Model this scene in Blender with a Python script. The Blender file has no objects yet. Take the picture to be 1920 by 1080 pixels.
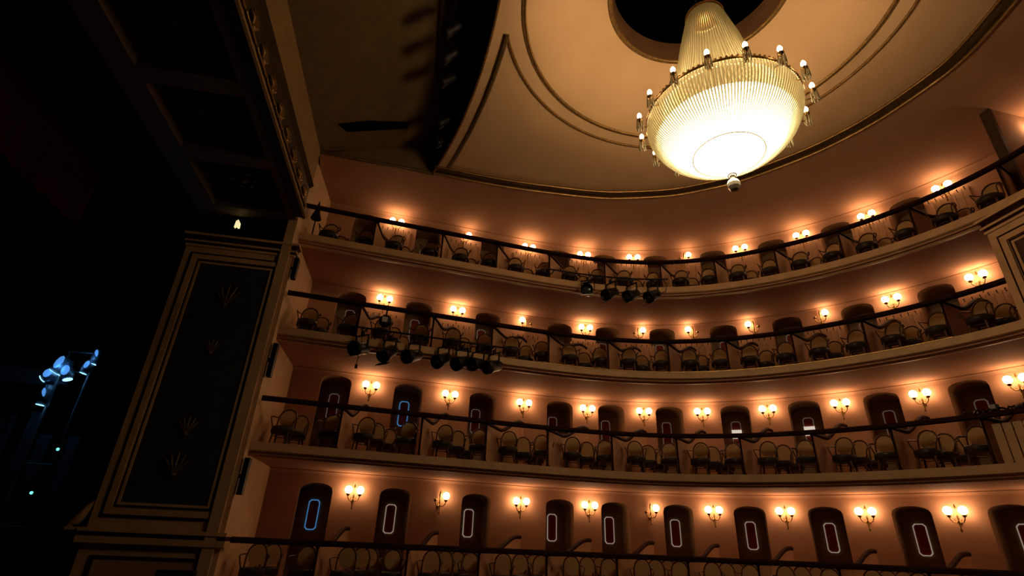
import bpy, math, random
import numpy as np
from mathutils import Vector, Matrix
random.seed(7)
R = math.radians
scene = bpy.context.scene
col = scene.collection

# ------------------------------------------------------------------ camera, world, exposure
# house axis = +X (stage to the rear boxes), across the house = +Y, camera stands at the origin, z = 0 is eye level
PITCH, ROLL = R(26), R(2.5)
r0 = Vector((.988, -.156, 0)).normalized()
fw = Vector((.156 * math.cos(PITCH), .988 * math.cos(PITCH), math.sin(PITCH))).normalized()
u0 = r0.cross(fw)
rt = math.cos(ROLL) * r0 + math.sin(ROLL) * u0
up = -math.sin(ROLL) * r0 + math.cos(ROLL) * u0
cam_d = bpy.data.cameras.new('camera'); cam = bpy.data.objects.new('camera', cam_d); col.objects.link(cam)
cam_d.sensor_width = 36; cam_d.lens = 36 * 1000 / 1920; cam_d.clip_start = .05; cam_d.clip_end = 200
cam.matrix_world = Matrix(((rt.x, up.x, -fw.x, 0), (rt.y, up.y, -fw.y, 0), (rt.z, up.z, -fw.z, 0), (0, 0, 0, 1)))
scene.camera = cam
world = bpy.data.worlds.new('World'); scene.world = world; world.use_nodes = True
bg = world.node_tree.nodes['Background']; bg.inputs[0].default_value = (.10, .07, .05, 1); bg.inputs[1].default_value = .003
vs = scene.view_settings
vs.view_transform = 'Standard'; vs.look = 'None'; vs.gamma = 1; vs.use_curve_mapping = False
vs.exposure = 0.0

SCONCE_L = 27.0          # radiance of a lit glass globe
BOWL_L = 11.0             # radiance of the lit bowl of the chandelier
CHAND_W = 265.0          # bulbs inside the crown of the chandelier, watts in all
WARM = (1.0, .60, .31)
CWARM = (1.0, .62, .32)

# ------------------------------------------------------------------ materials
MATS = {}
def mat(name, c, rough=.6, metal=0, noise=.12, scale=6, c2=None, bump=0, spec=.3, emit=None, es=0, transl=0):
    if name in MATS: return MATS[name]
    m = bpy.data.materials.new(name); m.use_nodes = True; nt = m.node_tree
    b = nt.nodes['Principled BSDF']
    b.inputs['Roughness'].default_value = rough; b.inputs['Metallic'].default_value = metal
    b.inputs['Specular IOR Level'].default_value = spec
    if emit:
        b.inputs['Base Color'].default_value = (*c, 1)
        b.inputs['Emission Color'].default_value = (*emit, 1); b.inputs['Emission Strength'].default_value = es
    else:
        tc = nt.nodes.new('ShaderNodeTexCoord'); nz = nt.nodes.new('ShaderNodeTexNoise')
        nz.inputs['Scale'].default_value = scale; nz.inputs['Detail'].default_value = 4
        rp = nt.nodes.new('ShaderNodeValToRGB')
        d = c2 or tuple(v * (1 - noise) for v in c); e = c if c2 else tuple(min(1, v * (1 + noise)) for v in c)
        rp.color_ramp.elements[0].position = .32; rp.color_ramp.elements[1].position = .68
        rp.color_ramp.elements[0].color = (*d, 1); rp.color_ramp.elements[1].color = (*e, 1)
        nt.links.new(tc.outputs['Object'], nz.inputs['Vector']); nt.links.new(nz.outputs['Fac'], rp.inputs['Fac'])
        nt.links.new(rp.outputs['Color'], b.inputs['Base Color'])
        if bump:
            bp = nt.nodes.new('ShaderNodeBump'); bp.inputs['Strength'].default_value = bump; bp.inputs['Distance'].default_value = .02
            nt.links.new(nz.outputs['Fac'], bp.inputs['Height']); nt.links.new(bp.outputs['Normal'], b.inputs['Normal'])
    if transl: b.inputs['Transmission Weight'].default_value = transl
    MATS[name] = m
    return m
plaster = mat('salmon_plaster', (.44, .24, .148), .8, noise=.05, scale=1.5, spec=.1)
soffit_m = mat('soffit_plaster', (.45, .245, .155), .8, noise=.05, scale=1.2, spec=.1)
cream = mat('cream_paint', (.57, .37, .205), .55, noise=.08, scale=3)
ceil_m = mat('ceiling_plaster', (.64, .43, .25), .75, noise=.04, scale=1.0, spec=.1)
gilt = mat('dull_gilding', (.26, .15, .05), .38, .6, noise=.3, scale=14)
gilt_dark = mat('bronze_paint', (.11, .07, .025), .45, .2, noise=.3, scale=10)
darkwood = mat('dark_handrail_wood', (.030, .010, .006), .75, noise=.3, scale=9, spec=.08)
bentwood = mat('bentwood', (.11, .045, .02), .35, noise=.25, scale=12)
seatfab = mat('dark_seat_leather', (.035, .025, .02), .45, noise=.2, scale=20)
black = mat('black_metal', (.012, .012, .013), .5, .3, noise=.2, scale=20)
blackcloth = mat('black_masking', (.0022, .0022, .0026), .95, noise=.3, scale=4, spec=0)
brass = mat('aged_brass', (.36, .22, .08), .35, .9, noise=.2, scale=30)
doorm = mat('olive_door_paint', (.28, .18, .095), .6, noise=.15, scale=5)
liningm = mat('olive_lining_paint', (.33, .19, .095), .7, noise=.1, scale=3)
redcloth = mat('red_blind', (.34, .055, .03), .8, noise=.2, scale=20)
plankm = mat('tan_board', (.45, .25, .135), .6, noise=.12, scale=5)
greenp = mat('dark_green_panel', (.030, .034, .018), .5, noise=.45, scale=3)
pinkp = mat('pink_panel', (.42, .25, .18), .6, noise=.1, scale=4)
lensm = mat('lens_glass', (.05, .06, .09), .08, 0, noise=.05, spec=.8)
whitep = mat('white_card', (.7, .68, .62), .6, noise=.04)
wellm = mat('well_brown_paint', (.20, .10, .05), .8, noise=.15, scale=2)
fasciam = mat('lintel_paint', (.30, .19, .085), .7, noise=.08, scale=2)
globe_on = mat('lit_glass_globe', (.9, .8, .6), .4, emit=WARM, es=SCONCE_L)
bulb_on = mat('lit_candle_bulb', (.9, .8, .6), .4, emit=CWARM, es=20)
bowl_on = mat('lit_glass_bowl', (.9, .8, .6), .4, emit=(1, .76, .46), es=BOWL_L)
lit_white = mat('light_through_blind_gap', (.5, .5, .5), .5, emit=(1, .82, .66), es=.22)
lit_dim = mat('dim_light_through_blind_gap', (.4, .35, .3), .5, emit=(1, .80, .62), es=.06)
lit_blue = mat('blue_light_through_blind_gap', (.1, .2, .5), .5, emit=(.10, .36, .85), es=.42)
led_blue = mat('blue_led_lens', (.1, .2, .4), .3, emit=(.20, .55, 1), es=3.0)
glow_blue = mat('added_blue_glow', (.1, .2, .4), .3, emit=(.10, .36, .95), es=.75)  # glow for the discs added to the moving heads
led_green = mat('green_led', (.1, .4, .2), .3, emit=(.10, 1, .55), es=3)
lamp_small = mat('small_lit_lamp', (.8, .7, .5), .3, emit=(1, .80, .42), es=1.0)
curtain_m = mat('dark_red_velvet', (.032, .003, .002), .95, noise=.3, scale=3, spec=0)
steel = mat('grey_steel', (.22, .24, .25), .45, .6, noise=.15, scale=8)

def crystal_mat():
    m = bpy.data.materials.new('crystal_beads'); m.use_nodes = True; nt = m.node_tree; nt.nodes.clear()
    o = nt.nodes.new('ShaderNodeOutputMaterial'); mx = nt.nodes.new('ShaderNodeMixShader'); mx2 = nt.nodes.new('ShaderNodeMixShader')
    t = nt.nodes.new('ShaderNodeBsdfTranslucent'); d = nt.nodes.new('ShaderNodeBsdfDiffuse'); g = nt.nodes.new('ShaderNodeBsdfGlossy')
    t.inputs[0].default_value = (.60, .58, .44, 1); d.inputs[0].default_value = (.46, .44, .32, 1)
    g.inputs[0].default_value = (.95, .95, .85, 1); g.inputs['Roughness'].default_value = .25
    mx.inputs[0].default_value = .45; mx2.inputs[0].default_value = .22
    nt.links.new(t.outputs[0], mx.inputs[1]); nt.links.new(d.outputs[0], mx.inputs[2])
    nt.links.new(mx.outputs[0], mx2.inputs[1]); nt.links.new(g.outputs[0], mx2.inputs[2]); nt.links.new(mx2.outputs[0], o.inputs[0])
    return m
crystal = crystal_mat()

# ------------------------------------------------------------------ mesh helpers
class MB:
    def __init__(s): s.v = []; s.f = []; s.sm = []
    def quad(s, a, b, c, d, sm=False):
        i = len(s.v); s.v += [tuple(a), tuple(b), tuple(c), tuple(d)]; s.f.append((i, i+1, i+2, i+3)); s.sm.append(sm); return s
    def poly(s, pts, sm=False):
        i = len(s.v); s.v += [tuple(p) for p in pts]; s.f.append(tuple(range(i, i+len(pts)))); s.sm.append(sm); return s
    def grid(s, rows, closed_u=False, closed_v=False, sm=True):
        i = len(s.v); nu = len(rows); nv = len(rows[0])
        for r in rows: s.v += [tuple(p) for p in r]
        for a in range(nu if closed_u else nu-1):
            for b in range(nv if closed_v else nv-1):
                a2 = (a+1) % nu; b2 = (b+1) % nv
                s.f.append((i+a*nv+b, i+a2*nv+b, i+a2*nv+b2, i+a*nv+b2)); s.sm.append(sm)
        return s
    def box(s, lo, hi, M=None):
        x0, y0, z0 = lo; x1, y1, z1 = hi
        c = [Vector(p) for p in ((x0,y0,z0),(x1,y0,z0),(x1,y1,z0),(x0,y1,z0),(x0,y0,z1),(x1,y0,z1),(x1,y1,z1),(x0,y1,z1))]
        if M: c = [M @ p for p in c]
        i = len(s.v); s.v += [tuple(p) for p in c]
        for f in ((0,3,2,1),(4,5,6,7),(0,1,5,4),(1,2,6,5),(2,3,7,6),(3,0,4,7)):
            s.f.append(tuple(i+k for k in f)); s.sm.append(False)
        return s
    def tube(s, path, r, n=6, closed=False, caps=True):
        P = [Vector(p) for p in path]; m = len(P)
        rs = r if isinstance(r, (list, tuple)) else [r]*m
        rows = []; prev = None
        for k in range(m):
            if closed: t = P[(k+1) % m] - P[k-1]
            else: t = P[min(k+1, m-1)] - P[max(k-1, 0)]
            t = t.normalized() if t.length > 1e-9 else Vector((0,0,1))
            if prev is None:
                a = t.orthogonal().normalized()
            else:
                a = prev - t * prev.dot(t)
                a = a.normalized() if a.length > 1e-6 else t.orthogonal().normalized()
            prev = a; b = t.cross(a)
            rows.append([P[k] + rs[k]*(math.cos(2*math.pi*j/n)*a + math.sin(2*math.pi*j/n)*b) for j in range(n)])
        s.grid(rows, closed_u=closed, closed_v=True)
        if caps and not closed:
            s.poly(rows[0][::-1]); s.poly(rows[-1])
        return s
    def lathe(s, prof, n=16, M=None, axis=(0,0,0), cap=False):
        rows = []
        for rr, z in prof:
            row = [Vector((axis[0]+rr*math.cos(2*math.pi*j/n), axis[1]+rr*math.sin(2*math.pi*j/n), axis[2]+z)) for j in range(n)]
            if M: row = [M @ p for p in row]
            rows.append(row)
        s.grid(rows, closed_v=True)
        if cap: s.poly(rows[0][::-1]); s.poly(rows[-1])
        return s
    def sphere(s, c, r, n=12, m=8, sz=1):
        return s.lathe([(max(r*math.sin(math.pi*k/m), 1e-4), -r*sz*math.cos(math.pi*k/m)) for k in range(m+1)], n, axis=c)
    def sweep(s, pts, nrm, prof, closed=True, sm=False, caps=True):
        # pts: plan points, nrm: plan normals; prof: list of (offset along normal, z)
        rows = [[(p[0]+n[0]*o, p[1]+n[1]*o, z) for (o, z) in prof] for p, n in zip(pts, nrm)]
        k = len(prof)
        for b in range(k if closed else k-1):     # one strip per profile side so edges stay crisp
            s.grid([[r[b], r[(b+1) % k]] for r in rows], sm=True)
        if closed and caps: s.poly(rows[0]); s.poly(rows[-1][::-1])
        return s
    def mesh(s, name, m):
        me = bpy.data.meshes.new(name); me.from_pydata(s.v, [], s.f); me.materials.append(m)
        me.polygons.foreach_set('use_smooth', s.sm); me.update(); return me
    def build(s, name, m, parent=None):
        return link(name, s.mesh(name, m), parent)
def link(name, me, parent=None):
    o = bpy.data.objects.new(name, me); col.objects.link(o)
    if parent: o.parent = parent
    return o
def empty(name, loc=(0,0,0), rz=0):
    o = bpy.data.objects.new(name, None); col.objects.link(o); o.location = loc; o.rotation_euler = (0,0,rz); o.empty_display_size = .1
    return o
def tag(o, label, cat, group=None):
    o['label'] = label; o['category'] = cat
    if group: o['group'] = group
    return o
def struct(o): o['kind'] = 'structure'; return o
def stuff(o): o['kind'] = 'stuff'; return o
def copy_tree(o, parent=None):
    c = o.copy(); col.objects.link(c); c.parent = parent
    for ch in list(o.children): copy_tree(ch, c)
    return c

# ------------------------------------------------------------------ plan curves
class Curve:
    def __init__(s, pts):
        s.p = np.array(pts, float); d = np.diff(s.p, axis=0); s.d = np.r_[0, np.cumsum(np.hypot(d[:,0], d[:,1]))]; s.L = s.d[-1]
        t = np.gradient(s.p, axis=0); t /= np.linalg.norm(t, axis=1)[:,None]; s.t = t; s.n = np.c_[-t[:,1], t[:,0]]
    def at(s, q, off=0):
        x = np.interp(q, s.d, s.p[:,0]); y = np.interp(q, s.d, s.p[:,1])
        return Vector((x, y, 0)) + s.nrm(q) * off
    def nrm(s, q):
        v = Vector((np.interp(q, s.d, s.n[:,0]), np.interp(q, s.d, s.n[:,1]), 0)); return v.normalized()
    def tan(s, q):
        n = s.nrm(q); return Vector((n.y, -n.x, 0))
    def at_az(s, deg):             # arc length where a ray from the camera's plan position crosses
        a = R(deg) ; x, y = math.sin(a), math.cos(a)
        A = np.arctan2(s.p[:,0], s.p[:,1]); w = math.atan2(.988*x+.156*y, -.156*x+.988*y)
        return float(np.interp(w, A, s.d))
    def rng(s, a, b, step): return np.linspace(a, b, max(2, int((b-a)/step)+1))
FP = [(-3.8,13.12),(-1.9,13.38),(.05,13.63),(1.75,13.86),(2.85,13.98),(3.85,14.07),(5,14.1),(6.8,13.84),(8.45,13.12),(9.75,12.1),(10.75,11),(11.67,9.6),(12.13,8.3),(12.32,7.1),(12.28,6),(12.05,5)]
a_ = np.array(FP); d_ = np.r_[0, np.cumsum(np.hypot(*np.diff(a_, axis=0).T))]; s_ = np.linspace(0, d_[-1], 500)
fx_ = np.polynomial.Chebyshev.fit(d_, a_[:,0], 8); fy_ = np.polynomial.Chebyshev.fit(d_, a_[:,1], 8)
FRONT = Curve(np.c_[fx_(s_), fy_(s_)])
DEPTH = 2.45
WALL = Curve(FRONT.p + FRONT.n * DEPTH)
POST_AZ = [-17, -8.8, -2, 4.5, 11.1, 17.5, 23.4, 29.6, 35.7, 41.9, 48.9]
SCONCE_AZ = [-14.6, -6.3, 1.7, 8.5, 14.4, 20.2, 26.3, 32.5, 38.6, 45, 50.6]
DOOR_AZ = [-18.1, -10.6, -2.6, 5.7, 11.1, 17, 23.3, 29.4, 35.6, 41.8]
#        floor, ceiling at wall, rail, door top, globe, slot bottom/top
TIERS = [dict(n=1, f=-1.08, c=1.66, r=-.068, dt=1.37, g=1.24),
         dict(n=2, f=1.91, c=4.42, r=2.918, dt=4.32, g=4.12),
         dict(n=3, f=4.67, c=7.12, r=5.64, dt=7.03, g=6.9),
         dict(n=4, f=7.37, c=10.1, r=8.30, dt=9.92, g=9.77)]
NTH = ['first', 'second', 'third', 'fourth', 'fifth', 'sixth', 'seventh', 'eighth', 'ninth', 'tenth', 'eleventh']
WORD = {1: 'lowest tier', 2: 'second tier up', 3: 'third tier up', 4: 'topmost tier'}
TW = {1: 'lowest tier', 2: 'second tier', 3: 'third tier', 4: 'topmost tier'}
ORD = {1: 'first', 2: 'second', 3: 'third', 4: 'fourth'}

# ------------------------------------------------------------------ walls of the tiers with arched lobbies, and the doors in them
DW, DD = .85, .92
def arch_outline(w, z0, zt, rise=.20, n=8):
    pts = [(-w/2, z0)]
    for k in range(n+1):
        a = math.pi - math.pi*k/n
        pts.append((w/2*math.cos(a), zt-rise+rise*math.sin(a)**.8 if 0 < k < n else zt-rise))
    pts.append((w/2, z0)); return pts
door_no = 0
BLUE = {(1, 0), (2, 1)}
for T in TIERS:
    mb = MB(); z0, z1 = T['f'], T['c']; linings = []
    sd = [WALL.at_az(a) for a in DOOR_AZ]
    cur = 0.0
    def strip(a, b):
        q = WALL.rng(a, b, .22)
        mb.grid([[tuple(WALL.at(s) + Vector((0,0,z))) for z in (z0, z1)] for s in q])
    for i, s in enumerate(sd):
        strip(cur, s-DW/2); cur = s+DW/2
        o = arch_outline(DW, z0, T['dt'])
        mb.grid([[tuple(WALL.at(s+x) + Vector((0,0,z))), tuple(WALL.at(s+x) + Vector((0,0,z1)))] for x, z in o[1:-1]])
        n = WALL.nrm(s); t = WALL.tan(s); c = WALL.at(s)
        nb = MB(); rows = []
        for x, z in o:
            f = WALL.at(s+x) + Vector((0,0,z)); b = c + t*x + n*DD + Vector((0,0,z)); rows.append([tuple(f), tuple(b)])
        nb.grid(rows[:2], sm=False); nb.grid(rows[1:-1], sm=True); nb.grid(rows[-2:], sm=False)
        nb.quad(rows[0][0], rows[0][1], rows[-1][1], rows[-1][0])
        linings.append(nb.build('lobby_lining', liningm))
        # the door that closes the lobby
        door_no += 1
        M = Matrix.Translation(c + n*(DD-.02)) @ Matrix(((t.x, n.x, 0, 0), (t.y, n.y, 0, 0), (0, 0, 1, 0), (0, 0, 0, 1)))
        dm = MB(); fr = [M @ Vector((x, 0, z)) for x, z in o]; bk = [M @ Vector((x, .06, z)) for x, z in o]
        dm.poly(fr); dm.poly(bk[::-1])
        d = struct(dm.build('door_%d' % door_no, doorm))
        zb, zt = z0+1.34, z0+2.06
        h = .125; ch = .05
        def octo(w, a, b, y, c_=ch):
            return [M @ Vector(p) for p in ((-w+c_, y, a), (w-c_, y, a), (w, y, a+c_), (w, y, b-c_), (w-c_, y, b), (-w+c_, y, b), (-w, y, b-c_), (-w, y, a+c_))]
        fm = MB(); oo = octo(h+.024, zb-.024, zt+.024, -.03, .06); ii = octo(h, zb, zt, -.03)
        for k in range(8): fm.quad(oo[k], oo[(k+1) % 8], ii[(k+1) % 8], ii[k])
        ob = octo(h+.024, zb-.024, zt+.024, 0, .06)
        for k in range(8): fm.quad(ob[k], ob[(k+1) % 8], oo[(k+1) % 8], oo[k])
        w_ = fm.build('slot_window_frame', lit_blue if (T['n'], i) in BLUE else (lit_white if T['n'] == 1 else lit_dim), d)
        w_['label'] = 'blue glowing rim of narrow door window' if (T['n'], i) in BLUE else 'pale glowing rim of narrow door window'
        pm = MB(); pm.poly(octo(h, zb, zt, -.015)); pn = pm.build('window_blind', redcloth, d); pn['label'] = 'dark red blind in door window'
        if (T['n'], i) in ((2, 6), (2, 7)):  # bright lower window pane, its glow put into the material
            m_ = MB(); m_.poly([M @ Vector(q) for q in ((-.15, -.05, zb+.20), (.15, -.05, zb+.20), (.15, -.05, zb+.47), (-.15, -.05, zb+.47))]); m_.poly([M @ Vector(q) for q in ((-.15, -.03, zb+.20), (.15, -.03, zb+.20), (.15, -.03, zb+.47), (-.15, -.03, zb+.47))][::-1]); c_ = m_.build('glowing_pane', mat('added_pane_glow', (.6, .6, .55), .5, emit=(1, .88, .70), es=.62), d); c_['label'] = 'bright white lower pane of the door window, glow added'
        if T['n'] == 1:
            km = MB(); km.sphere((0,0,0), .03, 8, 6); k_ = km.build('door_knob', brass, d); k_.location = M @ Vector((.085, -.06, z0+1.50))
    strip(cur, WALL.L)
    w_ = struct(mb.build('wall_%s_tier' % ORD[T['n']], plaster))
    for l_ in linings: l_.parent = w_
    # thin cornice where wall and ceiling meet
    q = WALL.rng(0, WALL.L, .25)
    cm = MB(); cm.sweep([WALL.at(s) for s in q], [WALL.nrm(s) for s in q], [(-.09, z1+.005), (-.09, z1-.012), (-.055, z1-.018), (-.025, z1-.04), (-.006, z1-.075), (.005, z1-.075), (.005, z1+.005)])
    struct(cm.build('trim_%d' % T['n'], plaster))

# ------------------------------------------------------------------ balcony slabs and their cream edges
SLAB = {2: (1.66, 1.91), 3: (4.42, 4.67), 4: (7.12, 7.37), 1: (-1.33, -1.08)}
qF = FRONT.rng(0, FRONT.L, .2); pF = [FRONT.at(s) for s in qF]; nF = [FRONT.nrm(s) for s in qF]
for k, (b, t) in SLAB.items():
    m = MB(); m.sweep(pF, nF, [(.0, b+.01), (.0, t), (DEPTH+.95, t), (DEPTH+.95, b+.01)])
    s = struct(m.build('floor_%s_tier' % ORD[k], soffit_m))
    m = MB(); m.sweep(pF, nF, [(.24, b+.005), (.20, b-.02), (.10, b-.03), (.03, t-.20), (-.05, t-.185), (-.08, t-.165), (-.08, t+.02), (.10, t+.02)])
    struct(m.build('trim_%d' % (4+k), cream))
    if k == 3:
        m = MB(); qs = [x for x in qF if 7 < x < 17.5]; m.sweep([FRONT.at(x) for x in qs], [FRONT.nrm(x) for x in qs], [(-.09, t-.0), (-.09, t+.03), (-.05, t+.03), (-.05, t-.0)]); g = m.build('gilt_line', gilt); g.parent = s

# ------------------------------------------------------------------ main ceiling
CX, CY = 4.97, 6.90
HOLE_R, HOLE_Z = 1.97, 11.2
BORDER = [(-.47,13.69),(1.6,13.86),(3.3,13.86),(4.6,13.80),(5.6,13.63),(7.15,13.11),(8.26,12.42),(8.97,11.82),(10.03,10.53),(10.6,9.55),(10.95,8.67),(11.2,7.6),(11.28,6.9),(11.2,6.2),(10.95,5.13),(10.6,4.25),(10.03,3.27),(8.97,1.98),(8.26,1.38),(7.15,.69),(5.6,.17),(4.6,0),(3.3,-.06),(1.6,-.06),(-.47,.11)]
def cat(pts, n=10):
    P = [Vector((*p, 0)) for p in pts]; out = []
    for i in range(len(P)-1):
        a, b, c, d = P[max(i-1,0)], P[i], P[i+1], P[min(i+2,len(P)-1)]
        for k in range(n):
            u = k/n; out.append(.5*((2*b)+(-a+c)*u+(2*a-5*b+4*c-d)*u*u+(-a+3*b-3*c+d)*u**3))
    out.append(P[-1]); return [(p.x, p.y) for p in out]
border = cat(BORDER, 8)
PC, PR = (-19.85, 6.90), 20.50            # the arc that ends the ceiling towards the stage
pros = []
for k in range(41):
    y = -.0 + .11 + (13.69-.11)*k/40; pros.append((PC[0]+math.sqrt(PR*PR-(y-PC[1])**2), y))
outline = border + pros[1:-1]              # closed loop, far corner, round the rear, near corner, back along the stage edge
def ceil_z(x, y):
    d = math.hypot(x-CX, y-CY)
    if d >= 3.86: return 10.42
    u = max(0, (3.86-d)/(3.86-HOLE_R)); return 10.42 + (HOLE_Z-10.42)*(u*.75+.25*u*u)
def outline_at(ang):
    # distance from the centre to the outline in a direction
    best = None; dx, dy = math.cos(ang), math.sin(ang); n = len(outline)
    for i in range(n):
        (x1, y1), (x2, y2) = outline[i], outline[(i+1) % n]
        ex, ey = x2-x1, y2-y1; den = dx*ey-dy*ex
        if abs(den) < 1e-9: continue
        t = ((x1-CX)*ey-(y1-CY)*ex)/den; u = ((x1-CX)*dy-(y1-CY)*dx)/den
        if t > 0 and -1e-6 <= u <= 1+1e-6 and (best is None or t < best): best = t
    return best
angs = sorted(set([2*math.pi*k/180 for k in range(180)] + [math.atan2(y-CY, x-CX) % (2*math.pi) for x, y in (pros[0], pros[-1])]))
rows = []
for a in angs:
    D = outline_at(a); ds = [HOLE_R+(3.86-HOLE_R)*k/8 for k in range(9)]
    ds = [min(d, D) for d in ds] + [3.86+(D-3.86)*k/3 if D > 3.86 else D for k in (1, 2, 3)]
    rows.append([(CX+d*math.cos(a), CY+d*math.sin(a), ceil_z(CX+d*math.cos(a), CY+d*math.sin(a))) for d in ds])
m = MB(); m.grid(rows, closed_u=True)
ceiling = struct(m.build('ceiling', ceil_m))
# the well above the chandelier
m = MB(); m.lathe([(HOLE_R-.10, HOLE_Z-.02), (HOLE_R-.12, HOLE_Z+.55)], 64, axis=(CX, CY, 0)); m.build('well_wall', wellm, ceiling)
m = MB(); m.lathe([(HOLE_R-.12, HOLE_Z+.55), (HOLE_R+.5, HOLE_Z+.56), (HOLE_R+.5, HOLE_Z+2.4), (.01, HOLE_Z+2.4)], 48, axis=(CX, CY, 0)); m.build('well_shaft', blackcloth, ceiling)
def ring_prof(r, z, w, h): return [(r-w, z), (r-w*.6, z-h*.7), (r-w*.2, z-h), (r+w*.3, z-h*.6), (r+w*.5, z-h), (r+w, z-h*.5), (r+w, z)]
m = MB(); m.lathe(ring_prof(HOLE_R-.04, HOLE_Z+.0, .06, .05), 72, axis=(CX, CY, 0)); struct(m.build('trim_10', gilt))
m = MB(); m.lathe(ring_prof(3.84, 10.44, .055, .05), 120, axis=(CX, CY, 0)); struct(m.build('trim_11', gilt))
m = MB(); m.lathe([(3.80, 10.40), (3.81, 10.375), (3.83, 10.40)], 120, axis=(CX, CY, 0)); struct(m.build('trim_12', gilt))
def line_trim(no, pts, w, h, z, ma, closed=False):
    n = len(pts); nn = []
    for i in range(n):
        a = Vector((*pts[i-1 if (i or closed) else 0], 0)); b = Vector((*pts[(i+1) % n if (i < n-1 or closed) else i], 0)); t = (b-a).normalized(); nn.append(Vector((-t.y, t.x, 0)))
    P = [Vector((*p, 0)) for p in pts]
    if closed: P.append(P[0]); nn.append(nn[0])
    m = MB(); m.sweep(P, nn, [(-w/2, z+.02), (-w/2, z-h*.6), (-w*.25, z-h), (w*.25, z-h), (w/2, z-h*.6), (w/2, z+.02)]); return struct(m.build('trim_%d' % no, ma))
RB = 4.25
# spandrel frame: arc of the outer ring, a line beside the stage edge and a line beside the border, meeting in points
def inset_pros(y, o): return (PC[0]+math.sqrt(PR*PR-(y-PC[1])**2)+o, y)
tipy = None
for k in range(400):
    y = 7.0+k*.015; x = inset_pros(y, .34)[0]
    if math.hypot(x-CX, y-CY) > RB: tipy = y; break
tip = inset_pros(tipy, .34); ang_tip = math.atan2(tip[1]-CY, tip[0]-CX)
arc = [(CX+RB*math.cos(ang_tip-(2*math.pi-2*(math.pi-ang_tip))*k/110), CY+RB*math.sin(ang_tip-(2*math.pi-2*(math.pi-ang_tip))*k/110)) for k in range(111)]
line_trim(13, arc, .07, .04, 10.42, gilt)
line_trim(14, [inset_pros(tipy+(13.28-tipy)*k/24, .34) for k in range(25)], .11, .05, 10.42, gilt_dark)
# border: a dark painted band between two gilt lines
Bc = Curve(border[:len(border)])
def boff(o, a=0, b=None): return [tuple(Bc.at(s, o))[:2] for s in np.linspace(a, b or Bc.L, 220)]
line_trim(15, boff(-.24), .26, .025, 10.42, gilt_dark)
line_trim(16, boff(-.39), .05, .05, 10.42, gilt)
line_trim(17, boff(-.06), .07, .07, 10.42, gilt)
line_trim(18, [(x-.0, y) for x, y in pros], .06, .05, 10.42, gilt)
# coved ceiling over the topmost tier, from the border out to the wall
inner = [(-3.62, 12.55, 9.75), (-2.6, 12.93, 9.96), (-1.5, 13.31, 10.19)] + [(x, y, 10.40) for x, y in border if y > 4.6]
cum = [0]
for a, b in zip(inner, inner[1:]): cum.append(cum[-1]+math.hypot(a[0]-b[0], a[1]-b[1]))
rows = []
for k in range(161):
    u = k/160; c = np.interp(u*cum[-1], cum, range(len(inner))); i = min(int(c), len(inner)-2); f = c-i
    A = Vector(inner[i]).lerp(Vector(inner[i+1]), f)
    B = WALL.at(WALL.L*u, .05); B.z = 10.10
    rows.append([tuple(A.lerp(B, j/4)) for j in range(5)])
m = MB(); m.grid(rows); struct(m.build('ceiling_cove', plaster))
m = MB(); m.tube([inner[0], inner[1], inner[2], inner[3]], .05, 6); struct(m.build('trim_19', gilt_dark))

# ------------------------------------------------------------------ proscenium: lintel, lighting slot, soffit with coffers, reveal
XP = -3.60
m = MB(); m.quad((XP, -2, 8.5), (XP, 12.55, 8.5), (XP, 12.55, 9.75), (XP, -2, 9.75)); m.quad((XP-.3, -2, 7.5), (XP-.3, 12.7, 7.5), (XP-.3, 12.7, 9.75), (XP-.3, -2, 9.75))
m.quad((XP, -2, 9.75), (XP, 12.55, 9.75), (XP-.3, 12.55, 9.75), (XP-.3, -2, 9.75))
struct(m.build('wall_proscenium', fasciam))
# end wall between the tiers and the stage
m = MB(); m.box((-3.98, 12.62, -4), (-3.76, 16.6, 10.4)); struct(m.build('wall_stage_side', cream))
# sloping ceiling of the lighting slot, rising from the lintel to behind the edge of the main ceiling
m = MB()
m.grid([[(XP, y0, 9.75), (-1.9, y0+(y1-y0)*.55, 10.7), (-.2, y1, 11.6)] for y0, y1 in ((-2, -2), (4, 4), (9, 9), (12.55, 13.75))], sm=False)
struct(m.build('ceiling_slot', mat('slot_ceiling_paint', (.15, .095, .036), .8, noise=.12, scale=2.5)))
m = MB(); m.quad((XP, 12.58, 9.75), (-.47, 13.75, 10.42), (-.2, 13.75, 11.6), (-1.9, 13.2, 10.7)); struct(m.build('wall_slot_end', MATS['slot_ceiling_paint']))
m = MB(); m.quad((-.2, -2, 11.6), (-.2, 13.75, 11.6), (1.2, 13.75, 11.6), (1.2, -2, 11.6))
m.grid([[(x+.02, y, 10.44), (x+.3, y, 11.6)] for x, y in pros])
struct(m.build('wall_slot', mat('slot_dark_paint', (.02, .015, .01), .9, noise=.2, scale=3, spec=0)))
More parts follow.
